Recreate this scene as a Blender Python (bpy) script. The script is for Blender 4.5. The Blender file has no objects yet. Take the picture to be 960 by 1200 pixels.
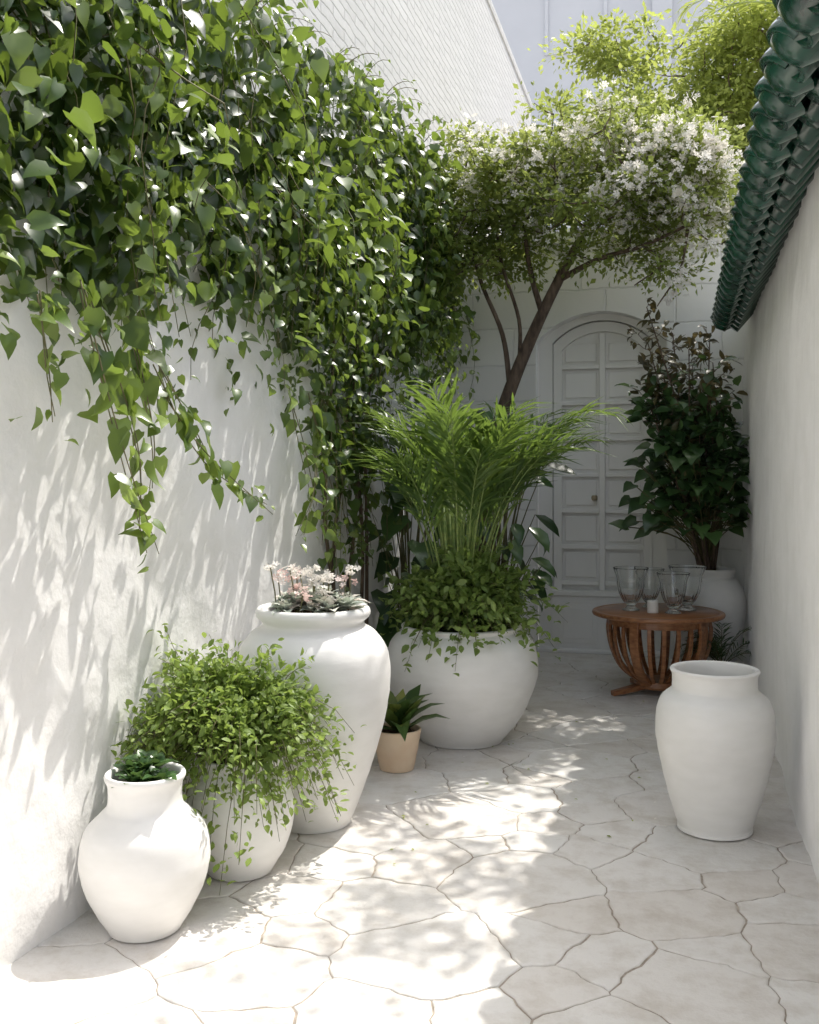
import bpy, math, numpy as np
from mathutils import Vector
rng=np.random.default_rng(7)
U=lambda a=0.,b=1.,n=None: rng.uniform(a,b,n)
sc=bpy.context.scene
sc.view_settings.view_transform='Standard'
sc.view_settings.look='None'; sc.view_settings.exposure=0; sc.view_settings.gamma=1

# ---------------------------------------------------------------- materials
def new_mat(name):
    m=bpy.data.materials.new(name); m.use_nodes=True
    nt=m.node_tree; nt.nodes.clear()
    out=nt.nodes.new('ShaderNodeOutputMaterial')
    return m,nt,out
def N(nt,t,**kw):
    n=nt.nodes.new(t)
    for k,v in kw.items():
        if k in n.inputs: n.inputs[k].default_value=v
        else: setattr(n,k,v)
    return n
def ramp(nt,stops):
    r=nt.nodes.new('ShaderNodeValToRGB'); e=r.color_ramp.elements
    while len(e)<len(stops): e.new(.5)
    for i,(p,c) in enumerate(stops):
        e[i].position=p; e[i].color=(c,c,c,1) if isinstance(c,(int,float)) else (*c,1)
    return r
def L(nt,a,b): nt.links.new(a,b)

def mat_leaf(name,c0,c1,c2,rough=.4,tc=(.25,.42,.05),tf=.35,spec=.5):
    m,nt,out=new_mat(name)
    at=N(nt,'ShaderNodeAttribute',attribute_name='rnd')
    r=ramp(nt,[(0,c0),(.6,c1),(1,c2)])
    L(nt,at.outputs['Fac'],r.inputs[0])
    p=N(nt,'ShaderNodeBsdfPrincipled',Roughness=rough); p.inputs['Specular IOR Level'].default_value=spec
    L(nt,r.outputs[0],p.inputs['Base Color'])
    t=N(nt,'ShaderNodeBsdfTranslucent'); 
    mx=N(nt,'ShaderNodeMix',data_type='RGBA'); mx.inputs[0].default_value=.75
    L(nt,r.outputs[0],mx.inputs[6]); mx.inputs[7].default_value=(*tc,1)
    L(nt,mx.outputs[2],t.inputs['Color'])
    ms=N(nt,'ShaderNodeMixShader'); ms.inputs[0].default_value=tf
    L(nt,p.outputs[0],ms.inputs[1]); L(nt,t.outputs[0],ms.inputs[2]); L(nt,ms.outputs[0],out.inputs[0])
    return m
def mat_plain(name,c0,c1,rough=.6,scale=8.,bump=.2,bdist=.01,stretch=(1,1,1),spec=.5,coat=0.,detail=3.):
    m,nt,out=new_mat(name)
    tco=N(nt,'ShaderNodeTexCoord'); mp=N(nt,'ShaderNodeMapping'); mp.inputs['Scale'].default_value=stretch
    L(nt,tco.outputs['Object'],mp.inputs[0])
    nz=N(nt,'ShaderNodeTexNoise',Scale=scale,Detail=detail); L(nt,mp.outputs[0],nz.inputs['Vector'])
    r=ramp(nt,[(.3,c0),(.7,c1)]); L(nt,nz.outputs[0],r.inputs[0])
    p=N(nt,'ShaderNodeBsdfPrincipled',Roughness=rough); p.inputs['Specular IOR Level'].default_value=spec
    p.inputs['Coat Weight'].default_value=coat
    L(nt,r.outputs[0],p.inputs['Base Color'])
    if bump>0:
        b=N(nt,'ShaderNodeBump',Strength=bump,Distance=bdist); L(nt,nz.outputs[0],b.inputs['Height'])
        L(nt,b.outputs[0],p.inputs['Normal'])
    L(nt,p.outputs[0],out.inputs[0])
    return m
M={}
def mat_plaster(name,c0,c1):
    m,nt,out=new_mat(name)
    tco=N(nt,'ShaderNodeTexCoord')
    n1=N(nt,'ShaderNodeTexNoise',Scale=5.,Detail=5.,Roughness=.55)
    L(nt,tco.outputs['Object'],n1.inputs['Vector'])
    r=ramp(nt,[(.35,c0),(.62,c1)]); L(nt,n1.outputs[0],r.inputs[0])
    p=N(nt,'ShaderNodeBsdfDiffuse',Roughness=.4)
    L(nt,r.outputs[0],p.inputs['Color'])
    b1=N(nt,'ShaderNodeBump',Strength=.55,Distance=.035); L(nt,n1.outputs[0],b1.inputs['Height'])
    L(nt,b1.outputs[0],p.inputs['Normal']); L(nt,p.outputs[0],out.inputs[0]); return m
M['plaster']=mat_plaster('white_plaster',(.835,.825,.805),(.88,.87,.855))

def mat_brick(name,vec_axes,scale,col,bw=.24,rh=.07,dist=.012,offset=.5,mort=.88):
    m,nt,out=new_mat(name)
    tco=N(nt,'ShaderNodeTexCoord'); sp=N(nt,'ShaderNodeSeparateXYZ'); cb=N(nt,'ShaderNodeCombineXYZ')
    nd=N(nt,'ShaderNodeTexNoise',Scale=4.,Detail=4.,Roughness=.6); L(nt,tco.outputs['Object'],nd.inputs['Vector'])
    vm=N(nt,'ShaderNodeVectorMath',operation='SCALE'); L(nt,nd.outputs['Color'],vm.inputs[0]); vm.inputs['Scale'].default_value=.06
    va=N(nt,'ShaderNodeVectorMath',operation='ADD'); L(nt,tco.outputs['Object'],va.inputs[0]); L(nt,vm.outputs[0],va.inputs[1])
    L(nt,va.outputs[0],sp.inputs[0]); L(nt,sp.outputs[vec_axes[0]],cb.inputs[0]); L(nt,sp.outputs[vec_axes[1]],cb.inputs[1])
    br=N(nt,'ShaderNodeTexBrick',Scale=scale); br.inputs['Brick Width'].default_value=bw; br.inputs['Row Height'].default_value=rh
    br.inputs['Mortar Size'].default_value=.009; br.inputs['Mortar Smooth'].default_value=.5; br.offset=offset
    L(nt,cb.outputs[0],br.inputs['Vector'])
    br.inputs['Color1'].default_value=(*col,1); br.inputs['Color2'].default_value=(*[c*.95 for c in col],1); br.inputs['Mortar'].default_value=(*[c*mort for c in col],1)
    p=N(nt,'ShaderNodeBsdfDiffuse',Roughness=.4); L(nt,br.outputs[0],p.inputs['Color'])
    inv=N(nt,'ShaderNodeMath',operation='SUBTRACT'); L(nt,nd.outputs[0],inv.inputs[0]); L(nt,br.outputs['Fac'],inv.inputs[1])
    b=N(nt,'ShaderNodeBump',Strength=.8,Distance=dist); L(nt,inv.outputs[0],b.inputs['Height'])
    L(nt,b.outputs[0],p.inputs['Normal']); L(nt,p.outputs[0],out.inputs[0]); return m
M['brick']=mat_brick('whitewashed_brick',(1,2),1.,(.68,.675,.67),bw=.46,rh=.075,dist=.018,mort=.84)
M['stone']=mat_brick('painted_stone_blocks',(0,2),1.,(.87,.86,.84),bw=.55,rh=.3,dist=.008,offset=.37)
M['far']=mat_plain('far_building_paint',(.57,.58,.61),(.60,.61,.64),.8,1.5,.1)
M['door']=mat_plain('door_paint',(.83,.815,.775),(.87,.855,.82),.5,6.,.15,.004,(1,1,.3))
M['metal']=mat_plain('aged_brass',(.25,.2,.12),(.4,.32,.2),.35,30.,.1)

m,nt,out=new_mat('flagstone')
tco=N(nt,'ShaderNodeTexCoord'); at=N(nt,'ShaderNodeAttribute',attribute_name='rnd')
n1=N(nt,'ShaderNodeTexNoise',Scale=7.,Detail=7.,Roughness=.68); L(nt,tco.outputs['Object'],n1.inputs['Vector'])
cr=ramp(nt,[(0,(.735,.695,.65)),(.5,(.775,.745,.71)),(1,(.80,.78,.75))]); L(nt,at.outputs['Fac'],cr.inputs[0])
mot=ramp(nt,[(.34,(.80,.77,.73)),(.55,(1,1,1))]); L(nt,n1.outputs[0],mot.inputs[0])
mx0=N(nt,'ShaderNodeMix',data_type='RGBA',blend_type='MULTIPLY'); mx0.inputs[0].default_value=.85
L(nt,cr.outputs[0],mx0.inputs[6]); L(nt,mot.outputs[0],mx0.inputs[7])
p=N(nt,'ShaderNodeBsdfPrincipled',Roughness=.6); p.inputs['Specular IOR Level'].default_value=.35
L(nt,mx0.outputs[2],p.inputs['Base Color'])
b=N(nt,'ShaderNodeBump',Strength=.6,Distance=.018); L(nt,n1.outputs[0],b.inputs['Height']); L(nt,b.outputs[0],p.inputs['Normal'])
L(nt,p.outputs[0],out.inputs[0]); M['paving']=m
M['grout']=mat_plain('sandy_grout',(.28,.235,.19),(.50,.44,.37),.95,35.,.6,.006)
M['earth']=mat_plain('earth',(.50,.47,.43),(.56,.53,.49),.9,3.,.0)
M['ceramic']=mat_plain('white_ceramic',(.82,.81,.785),(.87,.86,.84),.42,9.,.28,.006,(1,1,2.5),detail=5.)
M['cream']=mat_plain('cream_terracotta',(.74,.54,.37),(.80,.64,.47),.6,9.,.2,.004)
M['soil']=mat_plain('soil',(.035,.022,.014),(.10,.065,.045),.95,40.,1.,.02)
M['redsoil']=mat_plain('clay_gravel',(.16,.06,.035),(.32,.16,.10),.9,60.,1.,.01)
M['bark']=mat_plain('bark',(.05,.033,.022),(.17,.12,.085),.9,30.,.8,.01,(1,1,.3))
M['twig']=mat_plain('green_stem',(.08,.09,.03),(.16,.13,.06),.7,20.,.0)
M['cane']=mat_plain('palm_cane',(.12,.20,.05),(.28,.34,.10),.5,14.,.0,.004,(1,1,3))
M['tile']=mat_plain('green_glazed_tile',(.005,.028,.020),(.014,.070,.046),.2,9.,.5,.012,coat=.5)
M['wood']=mat_plain('teak',(.20,.075,.03),(.42,.19,.08),.38,6.,.25,.003,(1,9,9),coat=.15)
M['wax']=mat_plain('candle_wax',(.8,.78,.74),(.84,.82,.78),.5,5.,.0)
m,nt,out=new_mat('clear_glass'); p=N(nt,'ShaderNodeBsdfPrincipled',Roughness=.03,IOR=1.45); p.inputs['Transmission Weight'].default_value=1.; p.inputs['Base Color'].default_value=(.97,.98,.98,1)
L(nt,p.outputs[0],out.inputs[0]); M['glass']=m
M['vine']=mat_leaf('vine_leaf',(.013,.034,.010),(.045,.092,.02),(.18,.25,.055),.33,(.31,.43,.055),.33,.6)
M['tree']=mat_leaf('tree_leaf',(.07,.10,.025),(.16,.22,.05),(.30,.36,.11),.5,(.50,.57,.14),.45)
M['tree2']=mat_leaf('bright_tree_leaf',(.14,.18,.04),(.25,.31,.07),(.37,.42,.13),.5,(.56,.62,.15),.5)
M['petal']=mat_leaf('white_petal',(.84,.79,.73),(.88,.85,.80),(.90,.88,.84),.6,(.90,.86,.80),.4)
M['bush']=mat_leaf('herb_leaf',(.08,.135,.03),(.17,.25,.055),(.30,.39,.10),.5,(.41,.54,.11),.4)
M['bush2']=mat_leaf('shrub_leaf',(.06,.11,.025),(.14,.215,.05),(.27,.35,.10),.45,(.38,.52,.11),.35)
M['palm']=mat_leaf('palm_leaflet',(.03,.072,.018),(.085,.15,.035),(.21,.28,.07),.4,(.30,.43,.07),.33)
M['dark']=mat_leaf('dark_glossy_leaf',(.018,.046,.018),(.042,.095,.032),(.085,.165,.05),.3,(.18,.30,.07),.22,.6)
M['red']=mat_leaf('bronze_leaf',(.035,.034,.018),(.07,.068,.03),(.14,.12,.05),.4,(.28,.21,.08),.25)
M['succ']=mat_leaf('succulent_leaf',(.42,.48,.42),(.54,.58,.50),(.72,.62,.57),.55,(.5,.55,.4),.12)
M['pink']=mat_leaf('pink_petal',(.80,.55,.52),(.85,.68,.64),(.88,.82,.78),.6,(.85,.65,.6),.35)
M['strap']=mat_leaf('strap_leaf',(.03,.075,.025),(.07,.13,.035),(.25,.26,.06),.3,(.25,.35,.06),.2)

# ---------------------------------------------------------------- geometry helpers
def nrm(a):
    a=np.asarray(a,float); return a/np.maximum(np.linalg.norm(a,axis=-1,keepdims=True),1e-9)
class Geo:
    def __init__(s): s.V=[];s.F=[];s.m=[];s.sm=[];s.r=[];s.n=0;s.mats=[]
    def mi(s,k):
        if k not in s.mats: s.mats.append(k)
        return s.mats.index(k)
    def add(s,V,F,mat,smooth=True,r=.5):
        V=np.asarray(V,float).reshape(-1,3); k=s.mi(mat)
        F=[tuple(int(i)+s.n for i in f) for f in F] if not isinstance(F,np.ndarray) else (F+s.n).tolist()
        s.V.append(V); s.F+=F; s.m+= [k]*len(F); s.sm+=[smooth]*len(F)
        s.r.append(np.broadcast_to(np.asarray(r,float),(len(V),)).copy()); s.n+=len(V)
    def build(s,name,parent=None,bevel=0.):
        me=bpy.data.meshes.new(name); V=np.concatenate(s.V)
        me.from_pydata(V.tolist(),[],s.F); 
        for k in s.mats: me.materials.append(M[k])
        me.polygons.foreach_set('material_index',s.m); me.polygons.foreach_set('use_smooth',s.sm)
        a=me.attributes.new('rnd','FLOAT','POINT'); a.data.foreach_set('value',np.concatenate(s.r).astype(np.float32))
        me.update()
        ob=bpy.data.objects.new(name,me); sc.collection.objects.link(ob)
        if parent: ob.parent=parent
        if bevel>0:
            b=ob.modifiers.new('bevel','BEVEL'); b.width=bevel; b.segments=2; b.limit_method='ANGLE'; b.angle_limit=.7
        return ob
def empty(name):
    e=bpy.data.objects.new(name,None); sc.collection.objects.link(e); return e
def tmpl(mid,side):
    n=len(mid); V=[(0,y,z) for y,z in mid]+[(x,y,z) for x,y,z in side]+[(-x,y,z) for x,y,z in side]
    k=len(side); a=lambda i:n+i
    F=[(0,a(0),1)]
    for q in range(k-1): F+=[(q+1,a(q),a(q+1)),(q+1,a(q+1),q+2)]
    F+=[(n-2,a(k-1),n-1)]
    G=F+[tuple((v+k if v>=n else v) for v in f)[::-1] for f in F]
    return np.array(V,float),np.array(G)
HEART=(np.array([(0,0,0),(0,.33,.0),(0,.68,-.04),(0,1.0,-.18),
  (.24,-.08,.05),(.42,.16,.08),(.35,.46,.05),(.16,.76,-.04),
  (-.24,-.08,.05),(-.42,.16,.08),(-.35,.46,.05),(-.16,.76,-.04)],float),
  np.array([(0,4,5),(0,5,1),(1,5,6),(1,6,2),(2,6,7),(2,7,3),(0,9,8),(0,1,9),(1,10,9),(1,2,10),(2,11,10),(2,3,11)]))
ELL=tmpl([(0,0),(.25,.0),(.55,-.02),(.8,-.07),(1,-.15)],[(.19,.25,.05),(.24,.55,.04),(.15,.8,-.03)])
LANCE=tmpl([(0,0),(.3,.02),(.65,-.07),(1,-.27)],[(.034,.3,.025),(.032,.65,-.055)])
STRAP=tmpl([(0,0),(.25,.0),(.5,-.02),(.78,-.08),(1,-.2)],[(.09,.25,.03),(.12,.5,.02),(.08,.78,-.05)])
RH=(np.array([(0,0,0),(.26,.5,.06),(-.26,.5,.06),(0,1,-.05)],float),np.array([(0,1,3),(0,3,2)]))
fv=[(0,0,0)];ff=[]
for k in range(5):
    a=k*2*math.pi/5; b0=len(fv)
    for da,rr,z in((-.45,.75,.2),(0,1,.15),(.45,.75,.2)): fv.append((math.sin(a+da)*rr*.5,math.cos(a+da)*rr*.5,z*.4))
    ff+=[(0,b0+1,b0),(0,b0+2,b0+1)]
FLOWER=(np.array(fv,float),np.array(ff))
def leaves(g,T,pos,d,n,size,mat,r=None,wid=None):
    pos=np.asarray(pos,float); k=len(pos)
    if k==0: return
    y=nrm(d); z=np.asarray(n,float); z=nrm(z-(z*y).sum(1,keepdims=True)*y); x=np.cross(y,z)
    V,F=T; size=np.broadcast_to(size,(k,))[:,None,None]
    w=np.broadcast_to(1. if wid is None else wid,(k,))[:,None,None]
    curl=U(.3,2.4,k)[:,None,None]
    P=pos[:,None,:]+size*(V[None,:,0:1]*x[:,None,:]*w+V[None,:,1:2]*y[:,None,:]+curl*V[None,:,2:3]*z[:,None,:])
    FF=(F[None]+(np.arange(k)*len(V))[:,None,None]).reshape(-1,3)
    if r is None: r=U(0,1,k)
    g.add(P.reshape(-1,3),FF,mat,True,np.repeat(np.clip(r,0,1),len(V)))
def tube(g,P,R,mat,seg=6):
    P=np.asarray(P,float); n=len(P); R=np.broadcast_to(R,(n,))
    T=nrm(np.gradient(P,axis=0)); ref=np.array([.31,.17,.93]) if abs(T[0][2])<.8 else np.array([1.,.1,0])
    A=nrm(np.cross(T,ref)); B=np.cross(T,A); th=np.arange(seg)*2*np.pi/seg
    V=P[:,None]+R[:,None,None]*(np.cos(th)[None,:,None]*A[:,None]+np.sin(th)[None,:,None]*B[:,None])
    F=[]
    for i in range(n-1):
        for j in range(seg):
            F.append((i*seg+j,i*seg+(j+1)%seg,(i+1)*seg+(j+1)%seg,(i+1)*seg+j))
    F.append(tuple(range(seg))[::-1]); F.append(tuple((n-1)*seg+j for j in range(seg)))
    g.add(V.reshape(-1,3),F,mat)
def catmull(C,k=6):
    C=np.asarray(C,float); P=np.vstack([2*C[0]-C[1],C,2*C[-1]-C[-2]]); o=[]
    for i in range(1,len(P)-2):
        for t in np.linspace(0,1,k,endpoint=False):
            a,b,c,d=P[i-1:i+3]; o.append(.5*((2*b)+(c-a)*t+(2*a-5*b+4*c-d)*t*t+(3*b-a-3*c+d)*t**3))
    o.append(C[-1]); return np.array(o)
def lathe(g,C,prof,mat,seg=72,k=5,wob=0.,ridge=0,ra=0.,smooth=True,rings=0.):
    P=catmull(prof,k) if k>1 else np.asarray(prof,float)
    P[:,0]=np.maximum(P[:,0],0.0005); th=np.arange(seg)*2*np.pi/seg
    ph=U(0,6,4)
    V=[]
    for r,z in P:
        rr=r*(1+wob*(np.sin(2*th+ph[0]+z*3)+.6*np.sin(3*th+ph[1]-z*5)))+ra*np.cos(ridge*th)*(1 if r>.02 else 0)+rings*math.sin(z*95+ph[2])*math.sin(z*21)
        V.append(np.stack([C[0]+rr*np.cos(th),C[1]+rr*np.sin(th),np.full(seg,C[2]+z)],1))
    n=len(P); F=[(i*seg+j,i*seg+(j+1)%seg,(i+1)*seg+(j+1)%seg,(i+1)*seg+j) for i in range(n-1) for j in range(seg)]
    g.add(np.concatenate(V),F,mat,smooth)
def disc(g,C,r,mat,bump=.01,seg=40):
    V=[(C[0],C[1],C[2]+.01)];F=[]
    rs=[.35,.7,1.]
    for q in rs:
        for j in range(seg):
            a=j*2*math.pi/seg; V.append((C[0]+r*q*math.cos(a),C[1]+r*q*math.sin(a),C[2]+U(-bump,bump)))
    for j in range(seg): F.append((0,1+j,1+(j+1)%seg))
    for k in range(2):
        for j in range(seg):
            a=1+k*seg; F.append((a+j,a+seg+j,a+seg+(j+1)%seg,a+(j+1)%seg))
    g.add(V,F,mat)
def box(g,a,b,mat):
    x0,y0,z0=a;x1,y1,z1=b
    V=[(x0,y0,z0),(x1,y0,z0),(x1,y1,z0),(x0,y1,z0),(x0,y0,z1),(x1,y0,z1),(x1,y1,z1),(x0,y1,z1)]
    F=[(0,3,2,1),(4,5,6,7),(0,1,5,4),(1,2,6,5),(2,3,7,6),(3,0,4,7)]
    g.add(V,F,mat,False)
def ribbon(g,P,side,w,t,mat):
    P=np.asarray(P,float); T=nrm(np.gradient(P,axis=0)); S=nrm(np.broadcast_to(side,P.shape)); Nn=np.cross(T,S)
    w=np.broadcast_to(w,(len(P),))[:,None]; t=np.broadcast_to(t,(len(P),))[:,None]
    V=np.stack([P+S*w+Nn*t,P-S*w+Nn*t,P-S*w-Nn*t,P+S*w-Nn*t],1).reshape(-1,3); n=len(P)
    F=[(i*4+j,i*4+(j+1)%4,(i+1)*4+(j+1)%4,(i+1)*4+j) for i in range(n-1) for j in range(4)]
    F+=[(3,2,1,0),tuple((n-1)*4+j for j in range(4))]
    g.add(V,F,mat,False)
def sn(a,b=0.,s=0.):
    return .5*np.sin(a*1.7+b*2.3+s)+.3*np.sin(a*3.9-b*3.1+1.7*s+1)+.2*np.sin(a*8.3+b*7.1+.6*s+2)

# ---------------------------------------------------------------- camera
H=1.45
cam=bpy.data.cameras.new('camera'); co=bpy.data.objects.new('camera',cam); sc.collection.objects.link(co); sc.camera=co
co.location=(0,0,H); co.rotation_euler=(math.radians(90),0,math.radians(15.2))
cam.sensor_fit='VERTICAL'; cam.sensor_height=36; cam.sensor_width=28.8; cam.lens=35
cam.shift_y=-42/1200.; cam.clip_end=300; cam.clip_start=.05

# ---------------------------------------------------------------- ground & flagstones
g=Geo(); g.add([(-60,-60,-.03),(60,-60,-.03),(60,60,-.03),(-60,60,-.03)],[(0,1,2,3)],'earth'); g.build('ground')
XL,XR,YB=-1.916,.475,8.2
g=Geo(); g.add([(-2.1,-4,-.004),(.7,-4,-.004),(.7,8.8,-.004),(-2.1,8.8,-.004)],[(0,1,2,3)],'grout')
r2=np.random.default_rng(23)
bx=(-2.0,.58,-1.0,8.45); seeds=[]
for _ in range(12000):
    q=np.array([r2.uniform(-2.3,.9),r2.uniform(-1.4,8.9)])
    rad=r2.choice([.20,.30,.37],p=[.3,.4,.3])*r2.uniform(.9,1.1)
    if all((q[0]-s[0])**2+(q[1]-s[1])**2>(.5*(rad+s[2]))**2*1.1 for s in seeds): seeds.append((q[0],q[1],rad))
S2=np.array(seeds)
def clip(poly,n,c):
    o=[]
    for i in range(len(poly)):
        a,b=poly[i],poly[(i+1)%len(poly)]; da=a@n-c; db=b@n-c
        if da<=0: o.append(a)
        if (da<0<db) or (db<0<da): o.append(a+(b-a)*(da/(da-db)))
    return o
def wig(p):
    x,y=p; return np.array([p[0]+.006*math.sin(y*19+x*9)+.0045*math.sin(y*61-x*37)+.0028*math.sin(x*140+y*90),p[1]+.006*math.sin(x*17-y*11+2)+.0045*math.sin(x*57+y*43)+.0028*math.sin(y*150-x*70)])
for i,(x,y,rd) in enumerate(seeds):
    if not(bx[0]-.3<x<bx[1]+.3 and bx[2]-.3<y<bx[3]+.3): continue
    poly=[np.array(v) for v in((bx[0],bx[2]),(bx[1],bx[2]),(bx[1],bx[3]),(bx[0],bx[3]))]
    d=np.hypot(S2[:,0]-x,S2[:,1]-y); c0=np.array([x,y])
    for j in np.argsort(d)[1:26]:
        s=S2[j,:2]; n=s-c0; dn=np.linalg.norm(n)
        t=.5+ (rd**2-S2[j,2]**2)/(2*dn*dn)*.45
        mid=c0+n*t; poly=clip(poly,n/dn,(mid@(n/dn)))
        if len(poly)<3: break
    if len(poly)<3: continue
    Q=[]
    for k in range(len(poly)):
        a,b=poly[k],poly[(k+1)%len(poly)]; m=max(1,int(np.linalg.norm(b-a)/.03))
        for t in range(m): Q.append(wig(a+(b-a)*t/m))
    Q=np.array(Q)
    if len(Q)<5: continue
    area=.5*np.sum(Q[:,0]*np.roll(Q[:,1],-1)-np.roll(Q[:,0],-1)*Q[:,1])
    if area<.003: continue
    T=np.roll(Q,-1,0)-np.roll(Q,1,0); T=T/np.maximum(np.linalg.norm(T,axis=1,keepdims=True),1e-6); inn=np.stack([-T[:,1],T[:,0]],1)
    j1=.0018+.0024*(.5+.5*np.sin(Q[:,0]*9+Q[:,1]*7)); j1=j1[:,None]
    zt=r2.uniform(-.001,.001); tx,ty=r2.uniform(-.003,.003,2); n=len(Q)
    def ring(off,z): 
        R=Q+inn*off; return np.column_stack([R,z+zt+tx*(R[:,0]-x)+ty*(R[:,1]-y)])
    V=np.vstack([ring(j1,-.010*np.ones(n)),ring(j1,-.0025*np.ones(n)),ring(j1+.003,-.0003*np.ones(n)),ring(j1+.008,np.zeros(n)+.0004)])
    F=[(l*n+k,l*n+(k+1)%n,(l+1)*n+(k+1)%n,(l+1)*n+k) for l in range(3) for k in range(n)]
    rr=r2.uniform(0,1); g.add(V,F,'paving',True,rr)
    g.add(V[3*n:],[tuple(range(n))],'paving',True,rr)
g.build('stone_paving')

def wall_grid(g,X,y0,y1,z0,z1,step,sign,mat,amp,seed):
    ny=int((y1-y0)/step);nz=int((z1-z0)/step); Y=np.linspace(y0,y1,ny+1);Z=np.linspace(z0,z1,nz+1)
    yy,zz=np.meshgrid(Y,Z,indexing='ij'); dx=amp*(sn(yy*1.3,zz*1.1,seed)+.6*sn(yy*3.1,zz*2.7,seed+4)+.3*sn(yy*6.3,zz*6.7,seed+2))
    V=np.stack([X+sign*dx,yy,zz],-1).reshape(-1,3); nzz=nz+1
    F=[(i*nzz+j,(i+1)*nzz+j,(i+1)*nzz+j+1,i*nzz+j+1) if sign>0 else (i*nzz+j,i*nzz+j+1,(i+1)*nzz+j+1,(i+1)*nzz+j) for i in range(ny) for j in range(nz)]
    g.add(V,F,mat,True)
g=Geo(); wall_grid(g,XL,-4,8.25,-.05,3.2,.04,1,'plaster',.012,1.); box(g,(XL-.22,-4,-.05),(XL-.035,8.25,3.2),'plaster'); g.build('plaster_garden_wall')
g=Geo(); wall_grid(g,XR,-4,8.25,-.05,2.68,.04,-1,'plaster',.009,5.); box(g,(XR+.03,-4,-.05),(XR+.25,8.55,2.678),'plaster'); g.build('plaster_boundary_wall')
root=empty('brick_house')
g=Geo(); box(g,(-7,-4,0),(-2.2,15.2,7.05),'brick'); g.build('walls',root)
g=Geo(); box(g,(-7.05,-4.05,7.06),(-2.18,15.22,7.16),'brick'); g.build('parapet_coping',root,.01)
root=empty('white_building')
g=Geo(); box(g,(-12,21,0),(10,27,15),'far')
g.build('walls',root)
g=Geo()
def frame(g,x0,x1,z0,z1,y,w=.14,d=.10):
    box(g,(x0,y-d,z0),(x0+w,y-.001,z1),'far'); box(g,(x1-w,y-d,z0),(x1,y-.001,z1),'far')
    box(g,(x0+w,y-d,z1-w),(x1-w,y-.001,z1),'far'); box(g,(x0+w,y-d,z0),(x1-w,y-.001,z0+w),'far')
for x in(-5.6,-2.75,1.2,4.4):
    for z in(3.,6.6,10.3): frame(g,x,x+1.3,z,z+2.2,21,.08,.05)
box(g,(-.55,20.85,0),(-.15,20.999,14.9),'far')
g.build('window_surrounds',root,.01)

# back wall with arched opening
ox0,ox1,spr,rise,topz=-1.148,-.10,2.55,.24,3.35
def arch(x0,x1,zs,r,n=24):
    a=(x1-x0)/2; R=(a*a+r*r)/(2*r); cx=(x0+x1)/2; th=math.asin(a/R)
    return [(cx+R*math.sin(t),zs+r-R+R*math.cos(t)) for t in np.linspace(-th,th,n)]
g=Geo()
A=arch(ox0,ox1,spr,rise)
def flat(g,pts,y,mat,flip=False):
    V=[(p[0],y,p[1]) for p in pts]; f=tuple(range(len(pts))); g.add(V,[f[::-1] if flip else f],mat,False)
for y,fl in((YB,False),(YB+.35,True)):
    flat(g,[(-2.15,-.05),(ox0,-.05),(ox0,spr),(ox0,topz),(-2.15,topz)],y,'stone',fl)
    flat(g,[(ox1,-.05),(.8,-.05),(.8,topz),(ox1,topz),(ox1,spr)],y,'stone',fl)
    for i in range(len(A)-1): flat(g,[A[i],A[i+1],(A[i+1][0],topz),(A[i][0],topz)],y,'stone',fl)
path=[(ox0,-.05)]+A+[(ox1,-.05)]
for i in range(len(path)-1):
    a,b=path[i],path[i+1]; g.add([(a[0],YB,a[1]),(b[0],YB,b[1]),(b[0],YB+.35,b[1]),(a[0],YB+.35,a[1])],[(0,1,2,3)],'plaster',False)
g.add([(-2.15,YB,topz),(.8,YB,topz),(.8,YB+.35,topz),(-2.15,YB+.35,topz)],[(0,1,2,3)],'plaster',False)
box(g,(-2.15,YB-.05,topz+.002),(.8,YB+.4,topz+.09),'plaster')
box(g,(ox0-.14,YB-.05,0),(ox0-.003,YB-.003,.42),'plaster')
g.build('arched_stone_wall')
# door
root=empty('arched_door')
g=Geo(); dx0,dx1=-1.03,-.215; yd=YB+.20
B=arch(dx0,dx1,2.56,.18)
pi=[(dx0,0)]+B+[(dx1,0)]; po=[(ox0+.001,0)]+arch(ox0+.001,ox1-.001,spr,rise-.001)+[(ox1-.001,0)]
for i in range(len(pi)-1):
    a,b,c,d=pi[i],pi[i+1],po[i+1],po[i]; y=yd-.05
    g.add([(a[0],y,a[1]),(b[0],y,b[1]),(c[0],y,c[1]),(d[0],y,d[1]),(a[0],yd+.05,a[1]),(b[0],yd+.05,b[1])],[(0,1,2,3),(0,4,5,1)],'door',False)
g.build('frame',root)
g=Geo()
flat(g,[(dx0-.02,0)]+arch(dx0-.02,dx1+.02,2.57,.19)+[(dx1+.02,0)],yd+.03,'door',True)
C1=arch(dx0+.005,dx1-.005,2.555,.175);C2=arch(dx0+.075,dx1-.075,2.5,.15)
pi=[(dx0+.075,.5)]+C2+[(dx1-.075,.5)];po=[(dx0+.005,.5)]+C1+[(dx1-.005,.5)]
for i in range(len(pi)-1):
    a,b,c,d=pi[i],pi[i+1],po[i+1],po[i]; y=yd-.015
    g.add([(a[0],y,a[1]),(b[0],y,b[1]),(c[0],y,c[1]),(d[0],y,d[1]),(a[0],yd+.03,a[1]),(b[0],yd+.03,b[1])],[(0,1,2,3),(0,4,5,1)],'door',False)
cx=(dx0+dx1)/2
box(g,(cx-.024,yd-.018,.5),(cx+.024,yd+.029,2.64),'door')
zs=[.56,.86,1.16,1.46,1.76,2.06,2.36]
for z in zs:
    box(g,(dx0+.07,yd-.013,z-.018),(cx-.0245,yd+.028,z+.018),'door'); box(g,(cx+.0245,yd-.013,z-.018),(dx1-.07,yd+.028,z+.018),'door')
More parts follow.
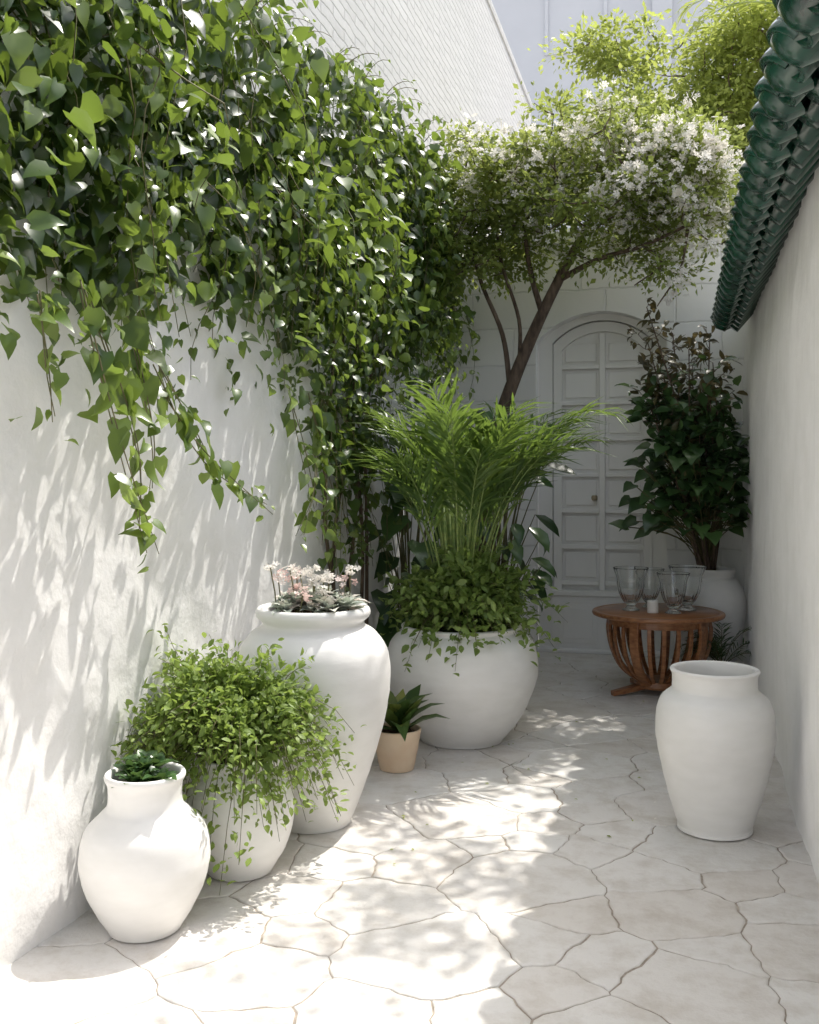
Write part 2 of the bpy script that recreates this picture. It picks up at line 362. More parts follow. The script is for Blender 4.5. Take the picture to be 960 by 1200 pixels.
for i in range(len(zs)):
    z0=zs[i]+.045; z1=(zs[i+1] if i<6 else 2.60)-.045
    for xa,xb in((dx0+.1,cx-.05),(cx+.05,dx1-.1)):
        if z1-z0>.1: box(g,(xa,yd+.012,z0),(xb,yd+.0285,z1),'door')
g.build('leaf',root,.006)
g=Geo(); box(g,(dx0+.002,yd-.09,.005),(dx1-.002,yd+.028,.46),'door'); box(g,(dx0-.01,yd-.11,.462),(dx1+.01,yd+.026,.50),'door')
for xa,xb in((dx0+.06,cx-.03),(cx+.03,dx1-.06)):
    box(g,(xa,yd-.1,.07),(xb,yd-.0905,.40),'door'); box(g,(xa+.04,yd-.108,.11),(xb-.04,yd-.1005,.36),'door')
g.build('kick_panel',root,.006)
g=Geo(); box(g,(ox0+.003,YB+.02,.001),(ox1-.003,YB+.3,.03),'plaster'); g.build('threshold',root,.006)
g=Geo(); lathe(g,(cx-.06,yd-.05,1.25),[(0,0),(.02,.0),(.026,.02),(.02,.04),(0,.042)],'metal',20); g.build('knob',root)

# tile coping
g=Geo()
e0=np.array([.275,0,2.44]); e1=np.array([.66,0,2.88]); sl=nrm(e1-e0); up=nrm(np.cross(sl,[0,-1,0])); up=up if up[2]>0 else -up
for i,y in enumerate(np.arange(-1.,7.05,.185)):
    for c in range(3):
        s0=c*.19; ln=.24
        a=e0+sl*s0+up*(.014*c+U(-.004,.004)); b=a+sl*ln-up*.012
        a=a.copy();b=b.copy(); a[1]=b[1]=y+U(-.01,.01); b[1]+=U(-.008,.008)
        for kind in(0,1):
            th=np.linspace(0,np.pi,11) if kind==0 else np.linspace(np.pi,2*np.pi,11)
            yo=0 if kind==0 else .0925; R=.076 if kind==0 else .062
            zo=.03 if kind==0 else .035
            V=[]
            for Pq,rr in((a,R),(a+sl*.02,R*1.03),(b,R*.9)):
                for R2 in(rr,rr-.018):
                    for t in th: V.append(Pq+np.array([0,yo,0])+up*(zo+R2*math.sin(t))+np.array([0,1,0])*R2*math.cos(t))
            n=11; F=[]
            o=lambda s,l,j:(s*2+l)*n+j
            for j in range(n-1):
                for s in(0,1):
                    F+=[(o(s,0,j),o(s+1,0,j),o(s+1,0,j+1),o(s,0,j+1)),(o(s,1,j+1),o(s+1,1,j+1),o(s+1,1,j),o(s,1,j))]
                F.append((o(0,0,j+1),o(0,1,j+1),o(0,1,j),o(0,0,j)))
            g.add(V,F,'tile')
    P=e0.copy(); P[1]=y+U(-.008,.008); th=np.linspace(0,2*np.pi,17)[:-1]
    V=[P-sl*.03+up*.03]+[P-sl*.012+up*(.03+.05*math.sin(t))+np.array([0,.05*math.cos(t),0]) for t in th]+[P+sl*.03+up*(.03+.074*math.sin(t))+np.array([0,.074*math.cos(t),0]) for t in th]
    F=[(0,1+j,1+(j+1)%16) for j in range(16)]+[(1+j,17+j,17+(j+1)%16,1+(j+1)%16) for j in range(16)]
    g.add(V,F,'tile')
lo=e0+sl*.05-up*.04; hi=e1-up*.04
g.add([(lo[0],-1.1,lo[2]),(hi[0],-1.1,hi[2]),(hi[0],7.1,hi[2]),(lo[0],7.1,lo[2]),(lo[0],-1.1,lo[2]+.035),(hi[0],-1.1,hi[2]+.035),(hi[0],7.1,hi[2]+.035),(lo[0],7.1,lo[2]+.035)],[(0,1,2,3),(4,7,6,5),(0,3,7,4),(3,2,6,7),(0,4,5,1)],'tile',False)
for y in np.arange(-1.,7.05,.185):
    q0=lo; q1=lo+sl*.24; yy=y+.09+U(-.01,.01)
    tube(g,[[q0[0],yy,q0[2]],[q1[0],yy,q1[2]]],[.048,.045],'tile',10)
tube(g,[(.68,y,2.94) for y in np.arange(-1.,7.2,.3)],.07,'tile',12)
g.build('glazed_tile_coping')

# ---------------------------------------------------------------- pots
def pot(name,C,prof,mat='ceramic',soil=None,soilmat='soil',wob=.006,rings=.0012):
    g=Geo(); lathe(g,(C[0],C[1],.0),prof,mat,wob=wob,rings=rings)
    if soil: disc(g,(C[0],C[1],soil[1]),soil[0],soilmat)
    return g.build(name)
PA=(-1.655,2.86);PBp=(-1.56,3.37);PC=(-1.489,3.935);PD=(-1.163,5.377);PE=(-1.354,4.744);PF=(.137,4.273);PG=(.19,7.56)
pot('ceramic_pot',PA,[(0,.004),(.10,.004),(.122,.02),(.182,.13),(.204,.23),(.188,.32),(.14,.375),(.118,.40),(.116,.46),(.126,.49),(.12,.503),(.106,.49),(.103,.42),(.10,.38)],soil=(.100,.44),)
pot('ceramic_pot',PBp,[(0,.004),(.105,.004),(.125,.02),(.175,.11),(.196,.21),(.188,.31),(.165,.37),(.152,.40),(.16,.425),(.15,.433),(.138,.41),(.13,.36)],soil=(.130,.39))
pot('ceramic_urn',PC,[(0,.004),(.145,.004),(.165,.02),(.228,.18),(.296,.40),(.325,.58),(.316,.71),(.268,.79),(.222,.822),(.213,.84),(.235,.862),(.24,.885),(.228,.903),(.203,.897),(.192,.85),(.19,.8)],soil=(.190,.865),soilmat='redsoil')
pot('ceramic_planter',PD,[(0,.004),(.205,.004),(.235,.02),(.33,.14),(.405,.31),(.421,.42),(.40,.53),(.35,.595),(.33,.61),(.335,.63),(.31,.635),(.30,.6),(.30,.5)],soil=(.298,.57))
pot('ceramic_jar',PF,[(0,.004),(.135,.004),(.15,.015),(.152,.035),(.188,.15),(.229,.33),(.238,.43),(.222,.525),(.182,.568),(.170,.585),(.170,.635),(.177,.655),(.166,.662),(.152,.64),(.150,.5),(.19,.4),(.15,.1),(0,.05)])
pot('ceramic_pot',PG,[(0,.004),(.14,.004),(.16,.02),(.225,.2),(.268,.46),(.262,.60),(.215,.70),(.185,.72),(.195,.75),(.20,.775),(.185,.782),(.17,.76),(.165,.70)],soil=(.167,.73))
pot('terracotta_pot',PE,[(0,.003),(.075,.003),(.085,.012),(.10,.08),(.113,.15),(.119,.19),(.117,.203),(.107,.2),(.10,.17)],'cream',soil=(.101,.175))

# ---------------------------------------------------------------- vines
def zu(y): return np.interp(y,[1,2.5,3.5,4.3,5.5,7.0,7.7,8.1],[3.3,3.35,3.35,3.5,3.7,3.72,3.5,3.1])
def zl(y): return np.interp(y,[1,2.3,2.9,3.4,4.0,4.6,5.3,6.0,6.8,7.6,8.1],[1.80,1.78,1.78,1.88,2.0,1.85,1.7,1.8,2.1,2.3,2.5])
g=Geo()
Pp=[];Dd=[];Nn=[];Ss=[];Rr=[]
def add_strand(path,dens=.05,sz=.085,spread=.04,rb=0.,stem=True):
    path=np.asarray(path); seg=np.linalg.norm(np.diff(path,axis=0),axis=1); cum=np.r_[0,np.cumsum(seg)]
    n=max(3,int(cum[-1]/dens)); s=np.linspace(0,cum[-1],n)
    Q=np.stack([np.interp(s,cum,path[:,i]) for i in range(3)],1)
    f=s/cum[-1]
    Pp.append(Q+rng.normal(0,spread,Q.shape)*[.7,1,1]); 
    Dd.append(np.array([.35,-.05,-.8])+rng.normal(0,.6,Q.shape)); Nn.append(np.array([.6,.0,.75])+rng.normal(0,.6,Q.shape))
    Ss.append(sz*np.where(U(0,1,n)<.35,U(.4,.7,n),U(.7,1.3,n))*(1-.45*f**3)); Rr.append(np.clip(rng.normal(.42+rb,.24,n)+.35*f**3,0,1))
    if stem: tube(g,path,np.linspace(.003,.0015,len(path)),'twig',4)
for i in range(450):
    Y0=U(1.3,8.0); zt=zu(Y0)+U(-.9,.06)*(U()<.6)
    lump=.5+.5*sn(Y0*2.6,zt*1.6,3); b=(.06+.54*lump)*U(.2,1.1)
    if Y0>7.2: b*=.7
    ze=zl(Y0)+ max(.1,(zt-.35-zl(Y0)))*U()**1.2+ .20*sn(Y0*4.4,0,2)*(Y0>3)+U(-.2,.08)
    ze=min(ze,zt-.2)
    s=np.linspace(0,1,9); dr=U(-.25,.55); w=U(0,6)
    X=XL-.0+b*np.sin(np.minimum(1,s*2.4)*np.pi/2)*(1-.35*s)+.03*np.sin(s*7+w)
    Z=zt+.1*np.sin(np.minimum(1,s*4)*np.pi)-(zt-ze)*s**1.2
    Yv=Y0+dr*s+.06*np.sin(s*6+w)
    add_strand(np.stack([X,Yv,Z],1),.054,.086,.05,-.16+.45*(lump>.5)*(b>.25),stem=(i%3==0))  # strands in the hollows tinted darker than the lumps, depth shade in leaf colour
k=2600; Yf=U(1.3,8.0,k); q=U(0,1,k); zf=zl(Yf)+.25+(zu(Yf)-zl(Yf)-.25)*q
Pp.append(np.stack([XL+.03+U(0,.16,k)*(.4+q),Yf,zf],1)); Dd.append(np.array([.2,0,-1.])+rng.normal(0,.5,(k,3))); Nn.append(np.array([.8,0,.4])+rng.normal(0,.4,(k,3))); Ss.append(U(.06,.11,k)); Rr.append(U(0,.3,k))  # inner leaves kept at the dark tints, painting deep shade inside the vine
for i in range(70):
    Y0=U(2.5,7.6); z0=zu(Y0)-.05; s=np.linspace(0,1,6); l=U(.12,.45)
    add_strand(np.stack([XL+U(.0,.3)+.12*s,Y0+l*U(.2,1.)*s,z0+l*(s-.55*s*s)],1),.05,.07,.02,.35)
S=[((-1.62,2.48,2.0),(-1.60,2.60,1.6),(-1.60,2.80,1.2)),((-1.66,2.55,2.0),(-1.62,2.72,1.55),(-1.63,2.75,1.27)),((-1.66,2.3,1.95),(-1.68,2.38,1.75),(-1.68,2.42,1.6)),
 ((-1.72,3.0,1.8),(-1.7,3.3,1.52),(-1.68,3.9,1.30)),((-1.75,3.1,1.85),(-1.72,3.35,1.6),(-1.7,3.45,1.45)),
 ((-1.76,4.6,1.85),(-1.72,4.66,1.5),(-1.72,4.72,1.12)),((-1.76,4.7,1.75),(-1.70,4.5,1.4),(-1.70,4.3,1.18)),((-1.76,4.3,1.85),(-1.74,4.4,1.6),(-1.72,4.55,1.3)),((-1.7,2.85,1.95),(-1.66,2.95,1.6),(-1.66,2.9,1.4))]
for s in S: 
    for k in range(2): add_strand(catmull(np.array(s)+rng.normal(0,.015,(3,3)),5),.055,.092,.028,.25)
for i in range(26):
    Y0=U(4.95,6.1); z0=1.9; z1=U(.75,1.5); s=np.linspace(0,1,7)
    add_strand(np.stack([XL+.06+U(0,.16)*s,Y0+.1*np.sin(s*5+i),z0+(z1-z0)*s],1),.05,.08,.05,-.1)
Pp=np.concatenate(Pp);Dd=np.concatenate(Dd);Nn=np.concatenate(Nn);Ss=np.concatenate(Ss);Rr=np.concatenate(Rr)
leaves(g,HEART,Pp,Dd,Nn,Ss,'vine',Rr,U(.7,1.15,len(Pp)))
for i in range(5):
    y=5.2+i*.17; z=np.linspace(0,2.6,12); tube(g,np.stack([XL+.05+.02*np.sin(z*4+i),y+.08*np.sin(z*3+i*2),z],1),np.linspace(.014,.007,12),'bark',6)
g.build('climbing_vine')

# ---------------------------------------------------------------- trees
def ell(c,s,n,shell=.0):
    d=nrm(rng.normal(0,1,(n,3))); r=U(shell,1,n)**(1/2.2); return np.array(c)+d*r[:,None]*np.array(s)
def tree(name,limbs,centers,cl_r,per,T,size,mat,flowers=None,barkr=.008,keep=None):
    g=Geo(); nodes=[]
    for P,R in limbs:
        P=catmull(P,6); tube(g,P,np.interp(np.linspace(0,1,len(P)),np.linspace(0,1,len(R)),R),'bark',9); nodes+=list(P[len(P)//3:])
    nodes=np.array(nodes)
    centers=centers[np.argsort(np.linalg.norm(centers-nodes[-1],axis=1))]
    allP=[];cd=[]
    for c in centers:
        d=np.linalg.norm(nodes-c,axis=1); j=d.argmin(); a=nodes[j]; v=c-a; ln=np.linalg.norm(v)
        pts=np.array([a+v*s+rng.normal(0,.035*ln,3)*(0<s<1) +np.array([0,0,-.08*ln])*math.sin(s*3.14) for s in(0,.33,.66,1.)])
        tube(g,pts,np.linspace(min(barkr,.004+.02*ln),.0025,4),'bark',4); nodes=np.vstack([nodes,pts[1:]])
        n=int(per*U(.4,1.5)); r=cl_r*U(.6,1.3)
        o=rng.normal(0,1,(n,3))*r*np.array([.6,.6,.42]); allP.append(c+o); cd.append(o+nrm(v)*.3*r)
    P=np.concatenate(allP);D=nrm(np.concatenate(cd))+rng.normal(0,.5,P.shape)
    if keep is not None: k=keep(P); P=P[k];D=D[k]
    Nn=np.array([.1,.1,1.])+rng.normal(0,.55,P.shape)
    r=np.clip(.35+.5*sn(P[:,0]*4,P[:,2]*5,P[:,1]*3)+U(-.25,.3,len(P)),0,1)
    leaves(g,T,P,D,Nn,size*U(.6,1.3,len(P)),mat,r,U(.8,1.3,len(P)))
    if flowers:
        fc=flowers(centers); FP=[]
        for c in fc:
            n=rng.integers(5,17); FP.append(c+rng.normal(0,1,(n,3))*cl_r*.30)
        FP=np.concatenate(FP)
        leaves(g,FLOWER,FP,rng.normal(0,1,FP.shape),np.array([.1,-.4,.8])+rng.normal(0,.5,FP.shape),U(.036,.064,len(FP)),'petal')
    return g.build(name)
cts=np.vstack([ell((-.72,7.25,3.53),(1.02,.75,.64),215),ell((-1.42,7.1,3.25),(.40,.5,.5),55),ell((.02,7.1,3.4),(.42,.5,.62),75)])
cts=cts[(cts[:,2]>2.76+.18*np.exp(-((cts[:,0]+.8)/.5)**2))&(cts[:,1]<8.0)]
def fl2(c):
    w=np.clip((c[:,0]+1.35)/1.1,0.08,.75)*np.clip(1.3-(c[:,2]-3.0)/1.1,.08,1)
    s=c[rng.uniform(0,1,len(c))<w]; s=np.vstack([s]*4); return s+rng.normal(0,.085,s.shape)+np.array([0,-.09,.03])
tree('flowering_tree',[([(-1.42,7.4,0),(-1.45,7.38,.9),(-1.37,7.36,1.5),(-1.27,7.35,1.95),(-1.07,7.33,2.45),(-.82,7.3,2.95),(-.6,7.3,3.35)],[.07,.06,.055,.052,.045,.036,.02]),
 ([(-1.22,7.35,2.1),(-1.27,7.3,2.5),(-1.42,7.2,2.9),(-1.5,7.1,3.3)],[.022,.018,.014,.01]),
 ([(-1.15,7.35,2.3),(-1.14,7.25,2.6),(-1.25,7.15,3.0),(-1.3,7.1,3.4)],[.016,.014,.012,.008]),
 ([(-.98,7.32,2.65),(-1.05,7.2,2.95),(-1.1,7.1,3.4)],[.024,.02,.01]),
 ([(-.86,7.3,2.88),(-.55,7.2,3.0),(-.25,7.1,3.05),(.05,7.0,3.15)],[.024,.018,.014,.01]),
 ([(-.25,7.1,3.05),(-.12,7.,2.9),(-.3,6.95,2.75)],[.012,.008,.004]),
 ([(.05,7.,3.12),(.0,7.,2.85),(-.15,6.95,2.6)],[.012,.008,.004])],
 cts,.13,85,RH,.050,'tree',fl2,.012,keep=lambda P:(P[:,0]<.44+.4*(P[:,2]>2.9))&(P[:,1]<8.15)&(P[:,0]>-1.9))
tree('leafy_tree',[([(.5,10.6,0),(.45,10.5,2),(.3,10.3,3.6),(.1,10.1,4.6)],[.12,.1,.08,.04]),([(.33,10.3,3.4),(.8,10.2,4.4),(1.1,10.1,5.4)],[.06,.05,.02])],
 np.vstack([ell((-.05,9.9,4.75),(1.0,.7,.62),100),ell((.75,10.,5.35),(.8,.7,.8),110),ell((.9,10.,4.5),(.7,.7,.6),50),ell((-.55,10.,5.6),(.6,.3,.3),22)]),.17,90,RH,.065,'tree2',None,.02,keep=lambda P:P[:,1]>8.7)
tree('shade_tree',[([(1.9,7.0,0),(1.8,6.9,2.5),(1.4,6.6,4.2),(.9,6.3,5.)],[.12,.1,.07,.03])],
 ell((.70,6.2,5.2),(.95,1.6,.35),50),.15,36,ELL,.07,'tree2',None,.012,keep=lambda P:P[:,2]>4.75)

# ---------------------------------------------------------------- fronds
def frond(g,base,az,L0,el0,droop,ll,n,mat='palm',rach='cane',rr=.006,start=.25,fw=.65):
    p=np.array(base,float); el=el0; pts=[p.copy()]; m=24
    for i in range(m):
        el-=droop*(i/m)**1.3*2/m; az+=U(-.012,.012)
        p=p+L0/m*np.array([math.cos(el)*math.cos(az),math.cos(el)*math.sin(az),math.sin(el)]); pts.append(p.copy())
    pts=np.array(pts); tube(g,pts,np.linspace(rr,.0015,len(pts)),rach,5)
    s=np.linspace(start,1,n); Q=np.stack([np.interp(s,np.linspace(0,1,m+1),pts[:,i]) for i in range(3)],1)
    T=nrm(np.stack([np.interp(s,np.linspace(0,1,m+1),np.gradient(pts[:,i])) for i in range(3)],1))
    side=nrm(np.cross(T,[0,0,1.])); upv=np.cross(side,T); prof=np.sin(np.clip((s-start)/(1-start)*.80+.16,0,1)*np.pi)**.5*.85+.15
    for sg in(-1,1):
        D=T*(fw+.5*((s-start)/(1-start)))[:,None]+sg*side*.8+upv*.28+rng.normal(0,.14,T.shape)
        leaves(g,LANCE,Q,D,upv+sg*-.3*side+rng.normal(0,.2,T.shape),ll*prof*U(.75,1.15,n),mat,np.clip(.35+U(-.3,.45,n),0,1),U(.8,1.3,n))
g=Geo(); c=np.array([PD[0]+.0,PD[1],.57])
for i in range(32):
    az=U(0,6.283); b=c+np.array([math.cos(az),math.sin(az),0])*U(.01,.12); b[2]=.57
    if i<24: l=U(1.05,1.52); e=U(1.36,1.56); dr=U(.5,1.5)
    else: l=U(.95,1.2); e=U(1.3,1.5); dr=U(.8,1.5)
    frond(g,b,az,l,e,dr,.31,19,rr=.008,start=.55,fw=.95)
frond(g,c,.1,1.6,1.42,1.7,.30,22,rr=.009,start=.5,fw=.9)
frond(g,c,2.9,1.45,1.47,1.3,.30,22,rr=.009,start=.5,fw=.9)
for i in range(22):
    a=U(0,6.28); r=U(.02,.08); tube(g,[c+[r*math.cos(a),r*math.sin(a),0],c+[r*1.2*math.cos(a),r*1.2*math.sin(a),.35],c+[r*1.8*math.cos(a),r*1.8*math.sin(a),.75]],[.014,.012,.008],'cane',7)
g.build('areca_palm')
g=Geo()
tube(g,[(1.7,9.4,0),(1.65,9.4,2.6),(1.5,9.3,5.2)],[.13,.11,.09],'bark',12)
for i in range(20): frond(g,(1.5,9.3,5.2),i*2.4,U(1.5,2.0),U(.2,1.2),U(1.2,2.),.42,34,mat='tree2',rr=.015,start=.12)
g.build('palm_tree')

# ---------------------------------------------------------------- bushes
def bush(name,C,z0,R,hz,n,per,T,size,mat,droop=.5,zmin=.05,xmin=None,stemmat='twig',off=(0,0),sx=1.,emin=-.25):
    g=Geo(); P=[];D=[];Rn=[]
    for i in range(n):
        a=U(0,6.283); e=U(emin,1.5) if U()<.7 else U(.3,1.5); l=U(.55,1.08)*(1+.15*math.sin(3*a))
        d=np.array([math.cos(a)*math.cos(e)*R*sx,math.sin(a)*math.cos(e)*R,math.sin(e)*hz])
        b=np.array([C[0]+U(-.4,.4)*R*.35,C[1]+U(-.4,.4)*R*.35,z0]); s=np.linspace(0,1,6)
        o=np.array([off[0],off[1],0])
        pts=b+(d+o)*l*s[:,None]+np.array([0,0,1.])*(.30*hz*np.sin(s*3.14)*max(math.cos(e),0)-droop*U(.5,1.4)*R*.35*max(math.cos(e),0)*s**3)[:,None]
        if xmin is not None: pts[:,0]=np.maximum(pts[:,0],xmin)
        tube(g,pts,np.linspace(.003,.001,6),stemmat,3)
        ss=U(.35,1,per); Q=np.stack([np.interp(ss,s,pts[:,j]) for j in range(3)],1)+rng.normal(0,size*.65,(per,3)); P.append(Q)
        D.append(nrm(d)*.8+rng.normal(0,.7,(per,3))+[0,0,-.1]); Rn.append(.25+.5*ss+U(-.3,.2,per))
    P=np.concatenate(P);D=np.concatenate(D);r=np.concatenate(Rn); k=P[:,2]>zmin
    if xmin is not None: k&=P[:,0]>xmin-.02
    P=P[k];D=D[k];r=r[k]
    leaves(g,T,P,D,np.array([.1,0,1.])+rng.normal(0,.5,P.shape),size*U(.6,1.25,len(P)),mat,r,U(.9,1.3,len(P)))
    return g.build(name)
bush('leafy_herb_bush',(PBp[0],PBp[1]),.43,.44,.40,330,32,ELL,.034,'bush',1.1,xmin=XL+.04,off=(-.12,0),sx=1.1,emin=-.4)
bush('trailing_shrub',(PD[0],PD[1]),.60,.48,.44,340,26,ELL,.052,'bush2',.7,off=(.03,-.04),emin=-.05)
g=Geo()
def rosette(g,C,n,l,T,mat,e0=.2,e1=1.3,w=1.,r=None,nz=.15):
    a=np.arange(n)*2.4+U(0,6); e=np.linspace(e0,e1,n)+U(-nz,nz,n)
    D=np.stack([np.cos(a)*np.cos(e),np.sin(a)*np.cos(e),np.sin(e)],1); Nn=np.stack([-np.cos(a)*np.sin(e),-np.sin(a)*np.sin(e),np.cos(e)],1)
    leaves(g,T,np.array(C)+D*l*.04,D,Nn,l*np.linspace(1,.6,n)*U(.85,1.1,n),mat,r,w)
for i in range(16):
    a=U(0,6.28); r=U(0,.075); rosette(g,(PA[0]+r*math.cos(a),PA[1]+r*math.sin(a),.475+U(0,.03)),9,U(.05,.09),ELL,'dark',.2,1.2,1.3,U(.2,1,9))
g.build('small_dark_plant')
g=Geo()
for i in range(34):
    a=U(0,6.28); r=.17*math.sqrt(U()); rosette(g,(PC[0]+r*math.cos(a),PC[1]+r*math.sin(a),.89+U(0,.08)*(1-r/.2)),20,U(.06,.115),ELL,'succ',.05,1.35,1.3,U(0,1.,20))
for i in range(16):
    a=U(0,6.28); r=U(.02,.16); b=np.array([PC[0]+r*math.cos(a),PC[1]+r*math.sin(a),.87]); t=b+[U(-.03,.03),U(-.03,.03),U(.10,.21)]
    tube(g,[b,(b+t)/2+[.005,0,0],t],.003,'twig',4); FP=t+rng.normal(0,.015,(10,3)); leaves(g,FLOWER,FP,rng.normal(0,1,FP.shape),rng.normal(0,.5,FP.shape)+[0,-.3,1],.034,'petal' if i%3 else 'pink')
g.build('succulent_plant')
g=Geo(); rosette(g,(PE[0],PE[1],.18),20,.30,STRAP,'strap',.6,1.45,1.5,U(0,1,20),.2); rosette(g,(PE[0]+.03,PE[1]-.02,.18),9,.24,STRAP,'strap',.5,1.3,1.6,U(0,1,9),.2); g.build('strap_leaf_plant')
g=Geo()
lathe(g,(.27,6.95,0),[(0,.003),(.08,.003),(.09,.02),(.11,.15),(.115,.2),(.105,.2),(.1,.17)],'ceramic',40); disc(g,(.27,6.95,.17),.1,'soil')
for i in range(18): frond(g,(.27,6.95,.18),U(1.2,5.2) if i%2 else U(0,6.28),U(.26,.40),U(.6,1.3),U(1.2,2.),.10,16,mat='dark',rach='twig',rr=.003,start=.2)
ob=g.build('potted_fern')
me=ob.data
for v in me.vertices:
    if v.co.x>.455: v.co.x=.455-(v.co.x-.455)*.2
def broad(name,C,n,h0,h1,rad,sz,mat='dark',stem='twig',lim=None,T=HEART,tilt=.8):
    g=Geo()
    for i in range(n):
        a=U(0,6.28); h=U(h0,h1); r=rad*U(.3,1); b=np.array([C[0]+U(-.05,.05),C[1]+U(-.05,.05),C[2]])
        t=np.array([C[0]+r*math.cos(a),C[1]+r*math.sin(a),h]); 
        if lim: t[0]=np.clip(t[0],*lim)
        m=b*.5+t*.5+np.array([-.15*r*math.cos(a),-.15*r*math.sin(a),.1*(h-C[2])])
        tube(g,catmull([b,m,t],4),np.linspace(.007,.003,9),stem,5)
        d=np.array([[math.cos(a),math.sin(a)-.3,-tilt]])+rng.normal(0,.3,(1,3)); leaves(g,T,[t],d,[[.2,-.5,.9]],sz*U(.7,1.2),mat)
    return g.build(name)
broad('rubber_plant',(-1.22,6.9,0),70,.6,1.95,.36,.20,T=ELL)
broad('philodendron',(-1.72,6.3,0),55,.4,1.7,.30,.19,lim=(-1.88,-1.2))
# tall shrub in rear pot
g=Geo(); gx,gy=PG
P=[];D=[]
for i in range(15):
    a=i*2.4; top=np.array([gx-.14+.30*math.cos(a)*U(.4,1)-.10*(i%3==0),gy-.1+.3*math.sin(a)*U(.3,1),U(1.8,2.5)])
    top[0]=min(top[0],.40)
    if i==0: top=np.array([-.23,gy-.25,2.66])
    if i==1: top=np.array([.20,gy-.3,2.40])
    b=np.array([gx+.05*math.cos(a),gy+.05*math.sin(a),.73]); m=(b+top)/2+[.05*math.cos(a*2),.05*math.sin(a),.0]
    pts=catmull([b,m,top],8); tube(g,pts,np.linspace(.012,.004,len(pts)),'bark',6)
    for s in np.linspace(.3,1,20):
        q=np.array([np.interp(s,np.linspace(0,1,len(pts)),pts[:,j]) for j in range(3)])
        aa=U(0,6.28); l=U(.05,.2)*(1.25-s*.6); tip=q+[l*math.cos(aa),l*math.sin(aa),l*.6]
        tube(g,[q,(q+tip)/2+[0,0,-.01],tip],.0025,'bark',3)
        for k in range(6): P.append(tip+rng.normal(0,.022,3)); D.append(np.array([math.cos(aa),math.sin(aa),.3])+rng.normal(0,.75,3))
P=np.array(P);D=np.array(D); P[:,0]=np.minimum(P[:,0],.40)
hi=P[:,2]+rng.normal(0,.15,len(P))>2.0
Nn=np.array([.0,-.35,.9])+rng.normal(0,.4,P.shape)
leaves(g,ELL,P[hi],D[hi],Nn[hi],U(.06,.10,hi.sum()),'red'); leaves(g,ELL,P[~hi],D[~hi],Nn[~hi],U(.08,.13,(~hi).sum()),'dark',None,1.2)
for i in range(110):
    a=U(0,6.28); r=.48*math.sqrt(U(.05,1)); h=U(1.05,1.68); t=np.array([gx-.12+r*math.cos(a),gy-.05+r*.75*math.sin(a)-.1,h]); t[0]=min(t[0],.38)
    b=np.array([gx,gy,.73+U(0,.3)]); tube(g,catmull([b,(b+t)/2+[0,0,.05],t],3),.004,'twig',4)
    leaves(g,HEART,[t],[[math.cos(a)*.7,math.sin(a)*.7-.4,-.2+U(-.4,.5)]],[[.1,-.5,.8]],U(.09,.15),'dark',None,1.15)
g.build('potted_shrub')

# ---------------------------------------------------------------- table
TX,TY,TH=-.143,6.865,.55
root=empty('round_wooden_table')
g=Geo(); lathe(g,(TX,TY,0),[(0,TH-.032),(.405,TH-.032),(.428,TH-.028),(.434,TH-.016),(.430,TH-.004),(.42,TH),(.40,TH),(.398,TH-.003),(.394,TH-.003),(.392,TH),(0,TH)],'wood',96,1); g.build('top',root)
g=Geo()
lathe(g,(TX,TY,0),[(.30,TH-.085),(.33,TH-.085),(.33,TH-.034),(.30,TH-.034),(.30,TH-.085)],'wood',64,1,smooth=False)
for i in range(22):
    a=i*2*math.pi/22; d=np.array([math.cos(a),math.sin(a),0]); side=np.array([-math.sin(a),math.cos(a),0])
    prof=catmull([(.315,TH-.04),(.325,TH-.14),(.30,TH-.27),(.235,TH-.39),(.13,.085)],5)
    big=i%5==0
    ribbon(g,[np.array([TX,TY,0])+d*(r+(.015 if big else 0))+[0,0,z] for r,z in prof],side,.030 if big else .013,.012 if big else .008,'wood')
g.build('slats',root,.002)
g=Geo(); lathe(g,(TX,TY,0),[(0,.045),(.15,.045),(.155,.06),(.15,.095),(0,.095)],'wood',48,1,smooth=False)
for i in range(4):
    a=math.radians(212+90*i); d=np.array([math.cos(a),math.sin(a),0]); side=np.array([-math.sin(a),math.cos(a),0])
    ribbon(g,[np.array([TX,TY,0])+d*r+[0,0,z] for r,z in((.04,.06),(.14,.05),(.25,.032),(.34,.018))],side,np.array([.03,.032,.028,.02]),np.array([.018,.018,.017,.016]),'wood')
g.build('feet',root,.003)
def goblet(C,h,r):
    g=Geo(); R=r
    o=[(0,.001),(.4*R,.001),(.5*R,.006),(.3*R,.02),(.16*R,.04),(.2*R,.12*h),(.42*R,.22*h),(.66*R,.40*h),(.78*R,.6*h),(.84*R,.8*h),(1.*R,h),(.97*R,h+.002),(.80*R,.8*h),(.73*R,.6*h),(.60*R,.41*h),(.3*R,.25*h),(0,.22*h)]
    lathe(g,C,o,'glass',72,4,ridge=18,ra=.0016); return g.build('glass_goblet')
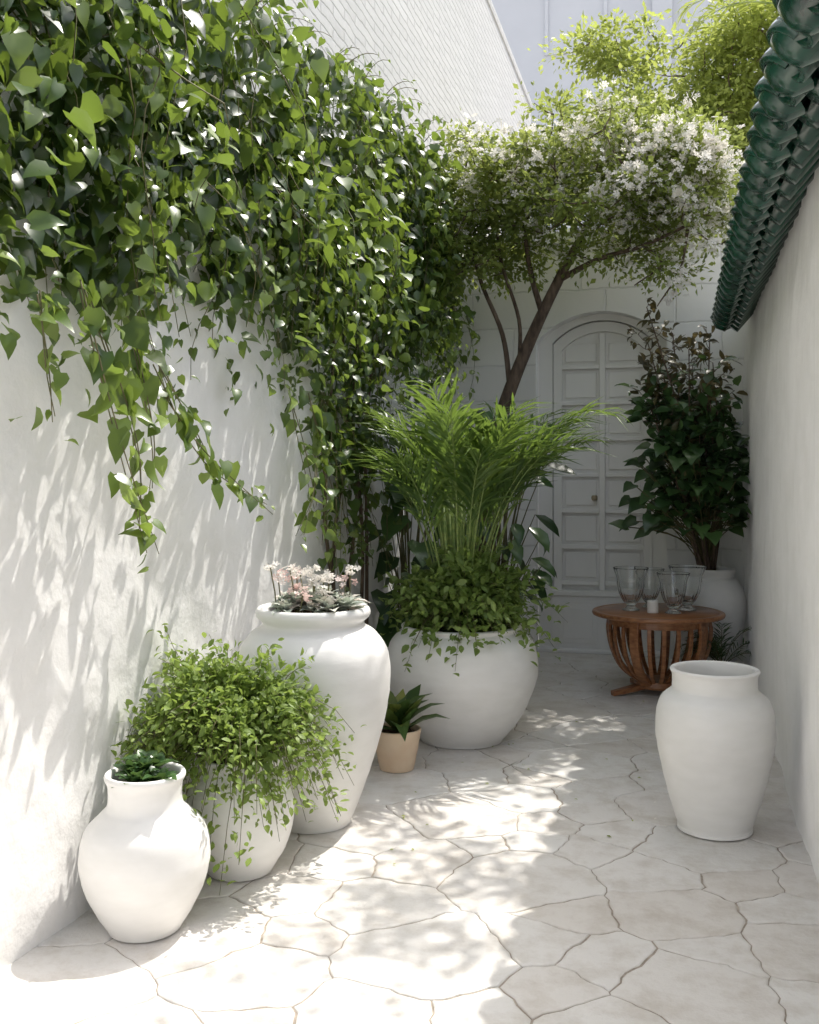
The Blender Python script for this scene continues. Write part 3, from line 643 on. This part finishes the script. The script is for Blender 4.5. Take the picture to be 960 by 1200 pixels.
goblet((TX-.175,TY-.04,TH),.28,.115); goblet((TX+.10,TY-.12,TH),.26,.105); goblet((TX+.19,TY+.06,TH),.29,.12); goblet((TX-.06,TY+.15,TH),.26,.10)
g=Geo(); lathe(g,(TX-.03,TY-.12,TH),[(0,.001),(.034,.001),(.036,.01),(.036,.075),(.03,.08),(0,.074)],'wax',32,2); tube(g,[(TX-.03,TY-.12,TH+.07),(TX-.028,TY-.12,TH+.09)],.0015,'bark',5); g.build('candle')
g=Geo(); k=60; P=np.stack([U(-1.8,.4,k),U(3.4,7.8,k),np.full(k,.006)],1); dd=rng.normal(0,1,(k,3));dd[:,2]=0
leaves(g,RH,P,dd,np.array([0,0,1.])+rng.normal(0,.12,(k,3)),U(.012,.025,k),'tree2',U(.3,1,k))
k=120; P=np.stack([U(-1.8,.3,k),U(4.2,7.9,k),np.full(k,.008)],1); dd=rng.normal(0,1,(k,3));dd[:,2]=0
leaves(g,RH,P,dd,np.array([0,0,1.])+rng.normal(0,.2,(k,3)),U(.01,.018,k),'petal')
g.build('fallen_leaves')

# ---------------------------------------------------------------- light
sd=Vector((.250,.46,.86)).normalized()
sl_=bpy.data.lights.new('sun','SUN'); sl_.energy=5.0; sl_.angle=math.radians(.5); sl_.color=(1,.955,.88)
so=bpy.data.objects.new('sun',sl_); sc.collection.objects.link(so); so.rotation_euler=sd.to_track_quat('Z','Y').to_euler(); so.location=(3,6,12)
w=bpy.data.worlds.new('World'); sc.world=w; w.use_nodes=True; nt=w.node_tree
sky=nt.nodes.new('ShaderNodeTexSky'); sky.sky_type='NISHITA'; sky.sun_disc=False
sky.sun_elevation=math.asin(sd.z); sky.sun_rotation=math.atan2(sd.x,sd.y); sky.dust_density=3.
hs=nt.nodes.new('ShaderNodeHueSaturation'); hs.inputs['Saturation'].default_value=.45
nt.links.new(sky.outputs[0],hs.inputs['Color']); nt.links.new(hs.outputs[0],nt.nodes['Background'].inputs[0]); nt.nodes['Background'].inputs[1].default_value=.35
